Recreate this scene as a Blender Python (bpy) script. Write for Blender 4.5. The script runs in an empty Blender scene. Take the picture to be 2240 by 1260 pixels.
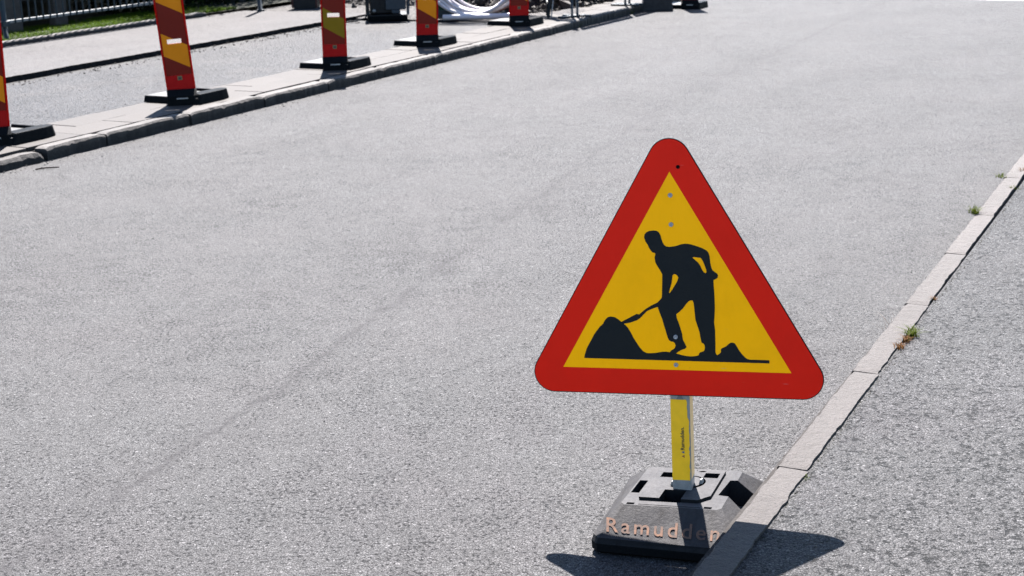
import bpy, bmesh, math, random
from mathutils import Vector, Matrix, Quaternion, noise, geometry
import numpy as np
random.seed(7)
sc = bpy.context.scene
col = sc.collection
R = math.radians

# ------------------------------------------------------------------ camera
cam = bpy.data.cameras.new('camera')
cam.lens = 50.0; cam.sensor_width = 36.0; cam.clip_start = 0.05; cam.clip_end = 800
cam.dof.use_dof = True; cam.dof.focus_distance = 4.7; cam.dof.aperture_fstop = 8.0
cobj = bpy.data.objects.new('camera', cam); col.objects.link(cobj)
right = Vector((0.9996341, -0.0075170, -0.0259838))
down = Vector((-0.0270493, -0.2777989, -0.9602583))
fwd = Vector((0.0, 0.9606098, -0.2779006))
m = Matrix((right, -down, -fwd)).transposed().to_4x4(); m.translation = Vector((0, 0, 2.0))
cobj.matrix_world = m
sc.camera = cobj

# ------------------------------------------------------------------ light
SH = Vector((0.033, -0.684, -1.0))            # the way the sunlight travels
world = bpy.data.worlds.new('World'); sc.world = world; world.use_nodes = True
wn = world.node_tree.nodes; wl = world.node_tree.links
bg = wn['Background']; sky = wn.new('ShaderNodeTexSky'); sky.sky_type = 'NISHITA'
sky.sun_disc = False; sky.sun_elevation = R(55.3); sky.sun_rotation = R(-2.7)
sky.air_density = 1.0; sky.dust_density = 0.3; sky.ozone_density = 2.5
wl.new(sky.outputs[0], bg.inputs[0]); bg.inputs[1].default_value = 0.05
sun = bpy.data.lights.new('sun', 'SUN'); sun.energy = 5.0; sun.angle = R(0.53); sun.color = (1.0, 0.955, 0.93)
so = bpy.data.objects.new('sun', sun); col.objects.link(so)
so.rotation_euler = SH.to_track_quat('-Z', 'Y').to_euler(); so.location = (0, 10, 20)
sc.view_settings.view_transform = 'Standard'; sc.view_settings.look = 'None'
sc.view_settings.exposure = 3.1; sc.view_settings.gamma = 1.0; sc.view_settings.use_curve_mapping = False

# ------------------------------------------------------------------ helpers
def link(o, parent=None):
    col.objects.link(o)
    if parent is not None: o.parent = parent
    return o
def tag(o, label=None, cat=None, group=None, kind=None):
    if label: o['label'] = label
    if cat: o['category'] = cat
    if group: o['group'] = group
    if kind: o['kind'] = kind
    return o
def empty(name, loc=(0, 0, 0), rz=0.0, **k):
    o = bpy.data.objects.new(name, None); o.empty_display_size = 0.1
    o.location = loc; o.rotation_euler = (0, 0, rz); link(o); return tag(o, **k)
def mesh(name, verts, faces, mat, parent=None, smooth=False, loc=None, **k):
    me = bpy.data.meshes.new(name); me.from_pydata([tuple(v) for v in verts], [], faces); me.update()
    if mat: me.materials.append(mat)
    if smooth: me.polygons.foreach_set('use_smooth', [True] * len(me.polygons))
    o = bpy.data.objects.new(name, me); link(o, parent)
    if loc: o.location = loc
    return tag(o, **k)
def share(name, src, parent, loc, rot=None, scale=None):
    o = src.copy(); o.name = name; link(o, parent); o.location = loc
    if rot is not None: o.rotation_euler = rot
    if scale is not None: o.scale = scale
    return o
def copy_tree(o, parent=None):
    c = o.copy(); col.objects.link(c)
    if parent is not None: c.parent = parent
    for ch in list(o.children): copy_tree(ch, c)
    return c
class MB:
    def __init__(s): s.v = []; s.f = []
    def add(s, v, f):
        n = len(s.v); s.v += [Vector(p) for p in v]; s.f += [tuple(i + n for i in q) for q in f]; return s
    def box(s, x0, x1, y0, y1, z0, z1, M=None, tap=0.0):
        v = [(x0, y0, z0), (x1, y0, z0), (x1, y1, z0), (x0, y1, z0),
             (x0 + tap, y0 + tap, z1), (x1 - tap, y0 + tap, z1), (x1 - tap, y1 - tap, z1), (x0 + tap, y1 - tap, z1)]
        if M: v = [M @ Vector(p) for p in v]
        return s.add(v, [(3, 2, 1, 0), (4, 5, 6, 7), (0, 1, 5, 4), (1, 2, 6, 5), (2, 3, 7, 6), (3, 0, 4, 7)])
    def prism(s, pts, z0, z1, M=None, tap=None, axis='z'):
        n = len(pts); v = []
        cx = sum(p[0] for p in pts) / n; cy = sum(p[1] for p in pts) / n
        for z, t in ((z0, 1.0), (z1, tap or 1.0)):
            for p in pts:
                a, b = cx + (p[0] - cx) * t, cy + (p[1] - cy) * t
                v.append((a, b, z) if axis == 'z' else ((a, z, b) if axis == 'y' else (z, a, b)))
        if M: v = [M @ Vector(p) for p in v]
        f = [tuple(range(n - 1, -1, -1)), tuple(range(n, 2 * n))] + [(i, (i + 1) % n, n + (i + 1) % n, n + i) for i in range(n)]
        if axis == 'y': f = [q[::-1] for q in f]
        return s.add(v, f)
    def tube(s, pts, r, n=8, closed=False, caps=True):
        pts = [Vector(p) for p in pts]; N = len(pts); rings = []
        up = Vector((0, 0, 1))
        for i, p in enumerate(pts):
            a = pts[(i - 1) % N] if (i or closed) else p; b = pts[(i + 1) % N] if (i < N - 1 or closed) else p
            t = (b - a).normalized(); u = t.cross(up)
            if u.length < 0.1: u = t.cross(Vector((1, 0, 0)))
            u.normalize(); w = t.cross(u).normalized(); rr = r[i] if isinstance(r, (list, tuple)) else r
            rings.append([p + (u * math.cos(k * 2 * math.pi / n) + w * math.sin(k * 2 * math.pi / n)) * rr for k in range(n)])
        v = [q for g in rings for q in g]; f = []
        for i in range(N if closed else N - 1):
            j = (i + 1) % N
            f += [(i * n + k, i * n + (k + 1) % n, j * n + (k + 1) % n, j * n + k) for k in range(n)]
        if caps and not closed: f += [tuple(range(n)), tuple((N - 1) * n + k for k in range(n - 1, -1, -1))]
        return s.add(v, f)
    def build(s, name, mat, parent=None, smooth=False, bevel=0.0, **k):
        o = mesh(name, s.v, s.f, mat, parent, smooth, **k)
        if bevel:
            b = bmesh.new(); b.from_mesh(o.data); bmesh.ops.recalc_face_normals(b, faces=b.faces)
            bmesh.ops.bevel(b, geom=b.edges[:], offset=bevel, segments=2, affect='EDGES', profile=0.6, clamp_overlap=True)
            b.to_mesh(o.data); b.free()
        return o

# road frame: U runs along the street, V across it (to the right)
O2 = Vector((-3.8, 10.5)); DU = Vector((0.46, 0.888)).normalized(); NV = Vector((DU.y, -DU.x))
def W(u, v, z=0.0): p = O2 + DU * u + NV * v; return Vector((p.x, p.y, z))
ROADROT = math.atan2(DU.y, DU.x)

# ------------------------------------------------------------------ materials
class NT:
    def __init__(s, name):
        s.m = bpy.data.materials.new(name); s.m.use_nodes = True; s.t = s.m.node_tree
        s.n = s.t.nodes; s.b = s.n['Principled BSDF']; s.out = s.n['Material Output']
        s.co = s.n.new('ShaderNodeTexCoord').outputs['Object']
    def _set(s, sock, v):
        if v is None: return
        if hasattr(v, 'links') or isinstance(v, bpy.types.NodeSocket): s.t.links.new(v, sock)
        else:
            if isinstance(v, tuple) and len(v) == 3 and sock.type == 'RGBA': v = v + (1,)
            sock.default_value = v
    def map(s, scale=(1, 1, 1), rot=(0, 0, 0), loc=(0, 0, 0), src=None):
        k = s.n.new('ShaderNodeMapping'); s._set(k.inputs[0], src or s.co); k.inputs['Scale'].default_value = scale
        k.inputs['Rotation'].default_value = rot; k.inputs['Location'].default_value = loc; return k.outputs[0]
    def noise(s, scale, detail=3, rough=0.55, vec=None, dist=0.0, color=False):
        k = s.n.new('ShaderNodeTexNoise'); s._set(k.inputs['Vector'], vec or s.co); k.inputs['Scale'].default_value = scale
        k.inputs['Detail'].default_value = detail; k.inputs['Roughness'].default_value = rough; k.inputs['Distortion'].default_value = dist
        return k.outputs['Color' if color else 'Fac']
    def voro(s, scale, feat='F1', vec=None, out='Distance', rnd=1.0):
        k = s.n.new('ShaderNodeTexVoronoi'); k.feature = feat; s._set(k.inputs['Vector'], vec or s.co)
        k.inputs['Scale'].default_value = scale; k.inputs['Randomness'].default_value = rnd; return k.outputs[out]
    def math(s, op, a, b=None, c=None, clamp=False):
        k = s.n.new('ShaderNodeMath'); k.operation = op; k.use_clamp = clamp
        for i, v in enumerate((a, b, c)): s._set(k.inputs[i], v)
        return k.outputs[0]
    def ramp(s, f, stops):
        k = s.n.new('ShaderNodeValToRGB'); s._set(k.inputs[0], f); e = k.color_ramp.elements
        while len(e) < len(stops): e.new(0.5)
        for i, (p, c) in enumerate(stops):
            e[i].position = p; c = (c, c, c) if not isinstance(c, tuple) else c; e[i].color = c + (1,)
        return k.outputs[0]
    def rnd(s):
        return s.n.new('ShaderNodeObjectInfo').outputs['Random']
    def mr(s, f, a, b, c=0.0, d=1.0):
        k = s.n.new('ShaderNodeMapRange'); s._set(k.inputs[0], f)
        for i, v in enumerate((a, b, c, d)): k.inputs[i + 1].default_value = v
        return k.outputs[0]
    def mix(s, f, a, b, mode='MIX'):
        k = s.n.new('ShaderNodeMix'); k.data_type = 'RGBA'; k.blend_type = mode
        s._set(k.inputs[0], f); s._set(k.inputs[6], a); s._set(k.inputs[7], b); return k.outputs[2]
    def sep(s, v):
        k = s.n.new('ShaderNodeSeparateXYZ'); s._set(k.inputs[0], v); return k.outputs
    def bump(s, h, dist, strength=1.0, prev=None):
        k = s.n.new('ShaderNodeBump'); s._set(k.inputs['Height'], h); k.inputs['Distance'].default_value = dist
        k.inputs['Strength'].default_value = strength
        if prev is not None: s._set(k.inputs['Normal'], prev)
        return k.outputs[0]
    def done(s, color, rough=0.6, normal=None, metal=0.0, spec=0.5, coat=None):
        s._set(s.b.inputs['Base Color'], color); s._set(s.b.inputs['Roughness'], rough)
        s._set(s.b.inputs['Metallic'], metal); s._set(s.b.inputs['Specular IOR Level'], spec)
        if normal is not None: s._set(s.b.inputs['Normal'], normal)
        if coat: s.b.inputs['Coat Weight'].default_value = coat; s.b.inputs['Coat Roughness'].default_value = 0.1
        return s.m

K = 0.183
KG = 0.110
def asphalt(name, cell, lo, hi, pit, tint=(1.0, 0.985, 1.0), marks=False, relief=0.004, patch=0.12, gloss=0.7, dirt=0.0):
    t = NT(name); lo *= K; hi *= K; pit *= K
    wob = t.noise(cell * 0.9, 2, 0.5, color=True)
    vec = t.mix(0.012 if cell > 60 else 0.03, t.co, wob, 'ADD')
    rnd = t.sep(t.voro(cell, vec=vec, out='Color'))[0]
    edge = t.voro(cell, 'DISTANCE_TO_EDGE', vec=vec)
    f1 = t.voro(cell, vec=vec)
    rnd2 = t.sep(t.voro(cell * 2.3, vec=vec, out='Color'))[1]
    stone = t.ramp(rnd, [(0.0, lo * 0.62), (0.12, lo), (0.86, hi), (0.95, hi * 1.12), (1.0, hi * 1.9)])
    fine = t.ramp(rnd2, [(0.0, lo * 0.8), (0.9, hi), (1.0, hi * 1.35)])
    c = t.mix(0.42, stone, fine)
    c = t.mix(t.mr(edge, 0.0, 0.20, 0.95, 0.0), c, (pit, pit, pit * 1.02))  # dark binder between the stones, with crevice shadow painted in
    # open pits where stones have worn out
    hole = t.noise(cell * 0.55, 3, 0.6)
    big = t.noise(0.9, 4, 0.6)
    clump = t.noise(7.5, 5, 0.7)
    thr = t.math('ADD', hole, t.math('ADD', t.mr(big, 0.3, 0.7, -0.04, 0.04), t.mr(clump, 0.3, 0.7, -0.055, 0.055)))
    hm = t.mr(thr, 0.575, 0.635)
    c = t.mix(t.mr(clump, 0.52, 0.75, 0, 0.30), c, (lo * .62, lo * .62, lo * .63))
    c = t.mix(t.math('MULTIPLY', hm, 0.92), c, (pit * 0.55, pit * 0.55, pit * 0.6))
    gr = t.mr(t.noise(26, 4, 0.8), 0.32, 0.68, .42, .58)
    c = t.mix(1.0, c, t.ramp(gr, [(0, 0.0), (1, (2.0, 2.0, 2.0))]), 'MULTIPLY')
    # broad wear and traffic tone along the street
    along = t.map(rot=(0, 0, -ROADROT)); st = t.map(scale=(0.12, 1.6, 1), src=along)
    w1 = t.mr(t.noise(1.0, 4, 0.6, vec=st), 0.32, 0.68, 1 - patch, 1 + patch)
    w2 = t.mr(t.noise(2.1, 5, 0.62), 0.3, 0.7, 1 - patch * 0.7, 1 + patch * 0.7)
    c = t.mix(1.0, c, t.ramp(t.math('MULTIPLY', t.math('MULTIPLY', w1, w2), 0.5), [(0, 0.0), (1, 2.0)]), 'MULTIPLY')
    tn = t.mix(t.noise(1.3, 3), (tint[0] * 1.02, tint[1] * 0.99, tint[2] * 0.99), (tint[0] * 0.975, tint[1] * 1.0, tint[2] * 1.0))
    c = t.mix(1.0, c, tn, 'MULTIPLY')
    if marks:
        x = t.sep(along)
        v0 = (Matrix.Rotation(-ROADROT, 3, 'Z') @ W(0, 0)).y
        wv = t.mr(t.noise(0.7, 3, 0.6), 0.3, 0.7, -0.03, 0.03)
        y = t.math('ADD', x[1], wv)
        br = t.mr(t.noise(1.7, 4, 0.7), 0.42, 0.58)
        # one long paving seam that drifts across the street, and traces of traffic
        sx = t.math('SUBTRACT', x[0], (Matrix.Rotation(-ROADROT, 3, 'Z') @ W(0, 0)).x)
        seam = t.math('ADD', t.math('ADD', t.mr(sx, -8.0, -3.1, 5.3, 4.80), t.mr(sx, -3.1, 4.05, 0, -1.17)), t.mr(sx, 4.05, 13.6, 0, -.40))
        V_ = t.math('SUBTRACT', v0, y)
        V_ = t.math('ADD', V_, t.mr(t.noise(5.0, 4, .65), .3, .7, -.035, .035))
        br = t.mr(t.noise(2.2, 4, 0.7), 0.38, 0.56, .12, 1)
        for (V, wd, amt) in ((seam, 0.034, 1.0), (seam, 0.20, 0.20), (6.75, 0.16, 0.12), (0.20, 0.30, 0.42), (1.9, 0.35, 0.08), (5.9, .03, .12)):
            d = t.math('ABSOLUTE', t.math('SUBTRACT', V_, V))
            mk = t.math('MULTIPLY', t.math('MULTIPLY', t.mr(d, 0.0, wd, amt, 0.0), br), t.mr(t.noise(95, 2, .7), .35, .6, .45, 1.15))
            c = t.mix(mk, c, (0.018, 0.017, 0.0175))
    if dirt:
        dn = t.mr(t.noise(1.1, 5, 0.7, dist=0.6), 0.5, 0.68, 0, dirt)
        c = t.mix(dn, c, (0.025, 0.022, 0.02))
    dome = t.math('SUBTRACT', 0.6, f1)
    h = t.math('ADD', t.math('MULTIPLY', dome, 1.0), t.math('MULTIPLY', rnd, 0.55))
    h = t.math('SUBTRACT', h, t.math('MULTIPLY', hm, 0.9))
    h = t.math('ADD', h, t.math('MULTIPLY', t.noise(cell * 3, 2), 0.3))
    nrm = t.bump(h, relief, 1.0)
    nrm = t.bump(t.noise(7.0, 4, 0.6), 0.012, 0.35, prev=nrm)
    return t.done(c, t.mr(rnd2, 0, 1, gloss, gloss + 0.25), nrm, spec=0.12)

def granite(name, base, dark=0.10, scale=1.0, rag=0.006, face_shade=None, stain=0.0):
    t = NT(name); base = tuple(x * KG for x in base); dark *= KG
    a = t.sep(t.voro(230 * scale, out='Color'))[0]; b = t.noise(60 * scale, 4, 0.65); c2 = t.noise(5, 4, 0.6)
    c = t.mix(t.ramp(a, [(0, 0.0), (1, 1.0)]), tuple(x * 0.82 for x in base), tuple(min(0.9, x * 1.15) for x in base))
    c = t.mix(t.mr(b, 0.60, 0.72, 0, 0.75), c, (dark, dark, dark * 1.02))
    c = t.mix(t.mr(c2, 0.35, 0.7, 0, 0.35), c, tuple(x * 0.72 for x in base))
    cr = t.noise(26, 5, 0.7, vec=t.map(scale=(1, 1, 1), rot=(0, 0, 0.4)))
    c = t.mix(t.mr(cr, 0.63, 0.70, 0, 0.6), c, tuple(x * 0.3 for x in base))
    if stain: c = t.mix(t.mr(t.noise(3.1, 5, .72), .42, .62, 0, stain), c, (.024, .021, .019))
    rv = t.mr(t.rnd(), 0, 1, .44, .56)
    c = t.mix(1.0, c, t.ramp(rv, [(0, (0, 0, 0)), (1, (2.0, 1.97, 1.93))]), 'MULTIPLY')
    if face_shade:       # shade of the stone face painted as a dark band, strongest at the foot
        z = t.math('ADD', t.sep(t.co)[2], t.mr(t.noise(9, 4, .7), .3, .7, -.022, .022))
        c = t.mix(t.mr(z, face_shade[0], face_shade[1], 0.8, 0), c, (.006, .006, .0065))
    h = t.math('ADD', t.noise(90, 4, 0.7), t.math('MULTIPLY', t.noise(22, 4, 0.65), 1.6))
    return t.done(c, 0.75, t.bump(h, rag, 1.0), spec=0.15)

def plain(name, color, rough=0.5, metal=0.0, wear=0.15, scale=18, spec=0.2, bump=0.0006, coat=None, dirtcol=None):
    color = tuple(x * .67 for x in color); t = NT(name); n1 = t.noise(scale, 5, 0.62); n2 = t.noise(scale * 6, 3, 0.6)
    dc = dirtcol or tuple(x * 0.55 for x in color)
    c = t.mix(t.mr(n1, 0.45, 0.72, 0, wear * 2.2), color, dc)
    c = t.mix(t.mr(n2, 0.4, 0.7, 0, wear), c, tuple(min(1, x * 1.3 + 0.001) for x in color))
    return t.done(c, t.mr(n1, 0.3, 0.7, max(0.05, rough - 0.1), min(1, rough + 0.12)), t.bump(n2, bump, 1.0), metal=metal, spec=spec, coat=coat)

M = {}
M['road'] = asphalt('road_asphalt', 125, 0.175, 0.33, 0.03, tint=(1.01, .985, .985), marks=True, relief=0.0030, patch=0.07)
M['walk'] = asphalt('pavement_asphalt', 112, 0.13, 0.31, 0.02, tint=(1.01, 0.985, 0.99), relief=0.0048, patch=0.13, gloss=0.65)
M['rough'] = asphalt('milled_asphalt', 60, 0.075, 0.16, 0.018, tint=(1.02, 0.965, 0.96), relief=0.012, patch=0.24, gloss=0.45, dirt=0.7)
M['path'] = asphalt('path_asphalt', 120, 0.205, 0.27, 0.10, tint=(1.02, 0.955, 0.935), relief=0.002, patch=0.07, gloss=0.7)
M['earth'] = asphalt('bare_earth', 40, 0.10, 0.2, 0.05, tint=(1.0, 0.93, 0.85), relief=0.01, patch=0.2, gloss=0.8)
M['granite'] = granite('granite', (0.40, 0.36, 0.342), dark=.05, stain=.22)
M['granite_far'] = granite('granite_grey', (0.40, 0.37, 0.35), scale=0.6, rag=0.004, face_shade=(.045, .098), stain=.6)
M['edging'] = granite('granite_edging', (0.42, 0.39, 0.37), face_shade=(.165, .20))
M['asphalt_edge'] = plain('broken_asphalt_edge', (.008, .008, .0085), .9, wear=.4, bump=.004, spec=.1)  # near-black bitumen colour, with the shade of the step face painted in
M['slab'] = granite('concrete_slab', (0.182, 0.155, 0.136), dark=0.2, scale=0.7, rag=0.002, stain=.45)
M['gap'] = plain('joint_dirt', (0.02, 0.017, 0.015), 0.95, bump=0.004)
M['black_rubber'] = plain('black_recycled_rubber', (0.006, 0.007, 0.008), 0.55, wear=0.2, scale=30, bump=0.002, spec=0.02)
M['galv'] = plain('galvanised_steel', (0.25, 0.26, 0.28), 0.42, metal=0.75, wear=0.25, scale=40)
M['galv_dull'] = plain('weathered_galvanised_steel', (0.02, 0.028, 0.034), 0.5, metal=0.1, wear=0.25, scale=30)
M['rail'] = plain('pale_zinc_rail', (0.19, 0.195, 0.19), 0.5, metal=0.0, wear=0.1)
M['black_print'] = plain('black_sign_film', (0.006, 0.009, 0.011), 0.5, wear=0.03, spec=0.15)
M['dark'] = plain('dark_paint', (0.006, 0.008, 0.010), 0.5, spec=0.15)
M['orange_paint'] = None

# ------------------------------------------------------------------ setting
def ribbon(name, v0, v1, z, mat, u0=-28, u1=140, thick=0.0, step=2.0, label=None):
    us = [u0 + i * step for i in range(int((u1 - u0) / step) + 1)]; mb = MB()
    v = []; f = []
    for u in us: v += [W(u, v0, z), W(u, v1, z)]
    for i in range(len(us) - 1): f.append((2 * i, 2 * i + 1, 2 * i + 3, 2 * i + 2))
    o = mesh(name, v, f, mat); tag(o, kind='structure'); return o
g = mesh('ground', [(-300, -300, -0.12), (300, -300, -0.12), (300, 400, -0.12), (-300, 400, -0.12)], [(0, 1, 2, 3)], M['earth'])
tag(g, kind='structure')
ribbon('road', 0.03, 7.02, 0.0, M['road'])
# the pavement on the near side, its surface a little uneven against the kerb
ribbon('pavement', 7.075, 13.0, 0.122, M['walk'])
ribbon('milled_strip', -3.22, -0.68, 0.085, M['rough'], u0=-20, u1=60)
# the footpath: its broken front edge is a real step
def ragged_slab(name, v0, v1, z1, z0, mat, u0, u1, amp, seed, step=0.05):
    rnd = random.Random(seed); n = int((u1 - u0) / step); v = []; f = []
    for i in range(n + 1):
        u = u0 + i * step
        a = noise.noise(Vector((u * 1.3, seed, 0))) * amp * 1.6 + noise.noise(Vector((u * 9, seed, 4))) * amp + rnd.uniform(-.3, .3) * amp * .4
        v += [W(u, v0, z1), W(u, v1 + a, z1), W(u, v1 + a - .004 + rnd.uniform(0, .012), z0)]
    for i in range(n):
        k = 3 * i; f += [(k, k + 1, k + 4, k + 3), (k + 1, k + 2, k + 5, k + 4)]
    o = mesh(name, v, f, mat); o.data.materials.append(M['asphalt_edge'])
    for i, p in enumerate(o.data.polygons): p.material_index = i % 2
    return tag(o, kind='structure')
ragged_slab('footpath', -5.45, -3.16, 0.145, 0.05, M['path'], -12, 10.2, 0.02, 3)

def kerb_stone(name, parent, u0, u1, vf, vb, z1, z0, mat, seed, amp, front_batter=0.0, seg=0.06):
    """one dressed stone: rings along U, cross-section front-bottom, front-top, chamfer, back-top, back-bottom"""
    rnd = random.Random(seed); n = max(6, int((u1 - u0) / seg)); v = []; f = []
    P = 6; tilt = rnd.uniform(-1, 1) * amp * 0.25; lift = rnd.uniform(-1, 1) * amp * 0.3
    for i in range(n + 1):
        t = i / n; u = u0 + (u1 - u0) * t; e = max(0, 1 - min(t, 1 - t) * (u1 - u0) / 0.05)
        nf = noise.noise(Vector((u * 5, seed, 0))) * amp + noise.noise(Vector((u * 17, seed, 1))) * amp * .7 + noise.noise(Vector((u * 43, seed, 2))) * amp * .5
        nb = noise.noise(Vector((u * 5, seed, 7))) * amp + noise.noise(Vector((u * 17, seed, 8))) * amp * .7 + noise.noise(Vector((u * 43, seed, 9))) * amp * .5
        nz = noise.noise(Vector((u * 4, seed, 3))) * amp * .35
        ch = amp * 0.9 + abs(noise.noise(Vector((u * 11, seed, 5)))) * amp * 1.6
        zt = z1 + lift + nz - e * amp * 0.8
        s = 1 if vb > vf else -1
        v += [W(u, vf - s * front_batter + s * nf * .6, z0), W(u, vf + s * nf, zt - ch), W(u, vf + s * (nf + ch * .8), zt),
              W(u, (vf + vb) / 2, zt + rnd.uniform(-.2, .2) * amp * .3), W(u, vb - s * nb - s * ch * .3, zt + tilt), W(u, vb - s * nb, z0)]
    for i in range(n):
        for k in range(P - 1): f.append((i * P + k, i * P + k + 1, (i + 1) * P + k + 1, (i + 1) * P + k))
    f += [tuple(range(P)), tuple(n * P + k for k in range(P - 1, -1, -1))]
    o = mesh(name, v, f, mat, parent)
    b = bmesh.new(); b.from_mesh(o.data); bmesh.ops.recalc_face_normals(b, faces=b.faces); b.to_mesh(o.data); b.free()
    return o
# near kerb: dressed granite, joints where the photograph shows them
kr = empty('kerb', kind='structure')
bed = mesh('kerb_bed', [W(-28, 6.985, 0.10), W(-28, 7.085, 0.10), W(30, 7.085, 0.10), W(30, 6.93, 0.10), W(-28, 6.985, -.1), W(30, 6.93, -.1)],
           [(0, 3, 2, 1), (0, 4, 5, 3)], M['gap'], kr)
J = [-9.3, -8.3, -7.28, -6.3, -5.35, -4.35, -3.365, -2.36, -1.385, -0.44, 0.45, 1.53, 2.63, 3.7, 4.75, 5.8, 6.9, 7.95, 9.0, 10.1, 11.2, 12.3, 13.4, 14.5, 15.6]
for i in range(len(J) - 1):
    a = 6.985 - 0.006 * (J[i] + 4)
    kerb_stone('kerb_stone', kr, J[i] + .0028, J[i + 1] - .0028, a, a + 0.101, 0.131, 0.0, M['granite'], 40 + i, 0.0065, seg=.022)
# far kerb: rougher, higher stones with broken arrises
kl = empty('kerb', kind='structure')
mesh('kerb_bed', [W(-12, -.03, .05), W(-12, .05, .05), W(40, .05, .05), W(40, -.03, .05)], [(0, 1, 2, 3)], M['gap'], kl)
u = -6.0; i = 0; rk = random.Random(5)
cuts = [-6.0, -4.9, -3.9, -2.8, -1.7, -0.75, 0.36, 1.02, 2.05, 3.1, 4.15, 5.2, 6.3, 7.35, 8.4, 9.5, 10.55, 11.6, 12.7, 13.8, 14.9, 16.0, 17.1, 18.2, 19.3, 20.4]
for i in range(len(cuts) - 1):
    u0, u1 = cuts[i], cuts[i + 1]
    vf = 0.10 + 0.045 * math.sin((u0 + .5) / 5.0 * 1.6)
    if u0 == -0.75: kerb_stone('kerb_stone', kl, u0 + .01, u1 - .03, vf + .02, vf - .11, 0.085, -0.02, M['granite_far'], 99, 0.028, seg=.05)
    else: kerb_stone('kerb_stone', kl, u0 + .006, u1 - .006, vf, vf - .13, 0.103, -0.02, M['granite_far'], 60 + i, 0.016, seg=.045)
# two rows of concrete slabs behind the far kerb
sl = empty('slab_paving', kind='structure')
mesh('slab_bed', [W(-8, -0.70, .07), W(-8, 0.0, .07), W(24, 0.0, .07), W(24, -0.70, .07)], [(0, 1, 2, 3)][:1], M['gap'], sl)
sm = MB().box(-.298, .298, -.172, .172, -.03, .005).build('paving_slab', M['slab'], sl, bevel=.003)
rs = random.Random(2); first = True
for row in range(2):
    for k in range(-8, 34):
        uu = k * 0.602 + row * 0.3; vv = -0.215 - row * 0.35 + 0.02
        loc = W(uu, vv, 0.097 + rs.uniform(-.003, .003)); rot = (rs.uniform(-.004, .004), rs.uniform(-.004, .004), ROADROT + rs.uniform(-.006, .006))
        if first: sm.location = loc; sm.rotation_euler = rot; first = False
        else: share('paving_slab', sm, sl, loc, rot)
# edging stones along the grass
ke = empty('kerb', kind='structure')
c2 = [-2 + k * 1.02 for k in range(12)]
for i in range(len(c2) - 1):
    if c2[i + 1] > 9.4: break
    kerb_stone('edging_stone', ke, c2[i] + .004, c2[i + 1] - .004, -5.42, -5.55, 0.205, 0.10, M['edging'], 140 + i, 0.011)
# verge: soil sheet under the grass
M['soil'] = plain('verge_soil', (0.014, 0.016, 0.008), 0.95, bump=.01)
tag(mesh('verge', [W(-12, -5.5, .175), W(10.2, -5.5, .175), W(16, -5.46, .15), W(40, -5.3, .15), W(40, -14, .15), W(-12, -14, .175)], [(0, 1, 2, 3, 4, 5)], M['soil']), kind='structure')
tag(mesh('sandy_ground', [W(9.6, -5.5, .118), W(9.7, -3.1, .118), W(9.9, -.70, .09), W(14.0, -.70, .09), W(40, -.7, .09), W(40, -5.4, .118)],
         [(0, 1, 2, 3, 4, 5)], asphalt('sandy_gravel', 45, .30, .44, .12, tint=(1.0, .95, .91), relief=.01, patch=.15, gloss=.8)), kind='structure')
# distant edge line across the street
M['white_line'] = plain('road_paint', (0.35, 0.35, 0.345), 0.6, wear=.2, scale=9)
tag(mesh('road_marking', [W(15.36, 4.2, .004), W(15.26, 7.0, .004), W(15.9, 7.0, .004), W(16.0, 4.2, .004)], [(0, 1, 2, 3)], M['white_line']), kind='structure')

# ------------------------------------------------------------------ warning sign
SROT = Vector((-0.0714760, -0.0341203, -0.2922072)); SPOS = Vector((0.49575, 4.14569, 0.52335))
Ms = Matrix.Translation(SPOS) @ Matrix.Rotation(SROT.length, 4, SROT.normalized())
up = (Ms.to_3x3() @ Vector((0, 0, 1)))
zb = -0.407                                            # the foot of the post in sign coordinates
sign = empty('roadworks_sign', label='red and yellow triangular roadworks sign with a digging worker on a yellow post', cat='road sign')
base = Ms @ Vector((0.011, 0.042, zb)); sign.matrix_world = Matrix.Translation(base) @ Ms.to_3x3().to_4x4()
SL = Vector((-0.011, -0.042, -zb))                     # sign frame inside the root's frame
def sheet(name, tmat, color, rough=.32, streak=.1, metal=0.0):
    t = NT(name); n1 = t.noise(5, 5, .6); n2 = t.noise(120, 2, .6, vec=t.map(scale=(1, 1, .15)))
    c = t.mix(t.mr(n1, .42, .7, 0, streak), color, tuple(x * .78 for x in color))
    spots = t.mr(t.noise(34, 4, .75), .68, .76, 0, .6)
    scr = t.mr(t.noise(70, 3, .7, vec=t.map(scale=(.12, 1, 1.6), rot=(0, .5, 0))), .70, .74, 0, .28)
    c = t.mix(scr, c, (.30, .28, .26))
    c = t.mix(t.mr(t.noise(3.2, 5, .68), .46, .68, 0, .24), c, tuple(x * .62 for x in color))
    c = t.mix(spots, c, tuple(x * .45 + .01 for x in color))
    hexh = t.voro(330, 'DISTANCE_TO_EDGE')
    c = t.mix(t.mr(hexh, 0, .08, .06, 0), c, tuple(min(1, x * 1.25) for x in color))
    c = t.mix(t.mr(n2, .5, .7, 0, .05), c, tuple(x * .7 for x in color))
    return t.done(c, t.mr(n1, .3, .7, rough, rough + .15), t.bump(n1, .003, .4), spec=.08, metal=metal)
M['sign_red'] = sheet('red_reflective_film', None, (0.66, 0.012, 0.004))
M['sign_yellow'] = sheet('yellow_reflective_film', None, (1.0, 0.41, 0.0), streak=.06)
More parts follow.
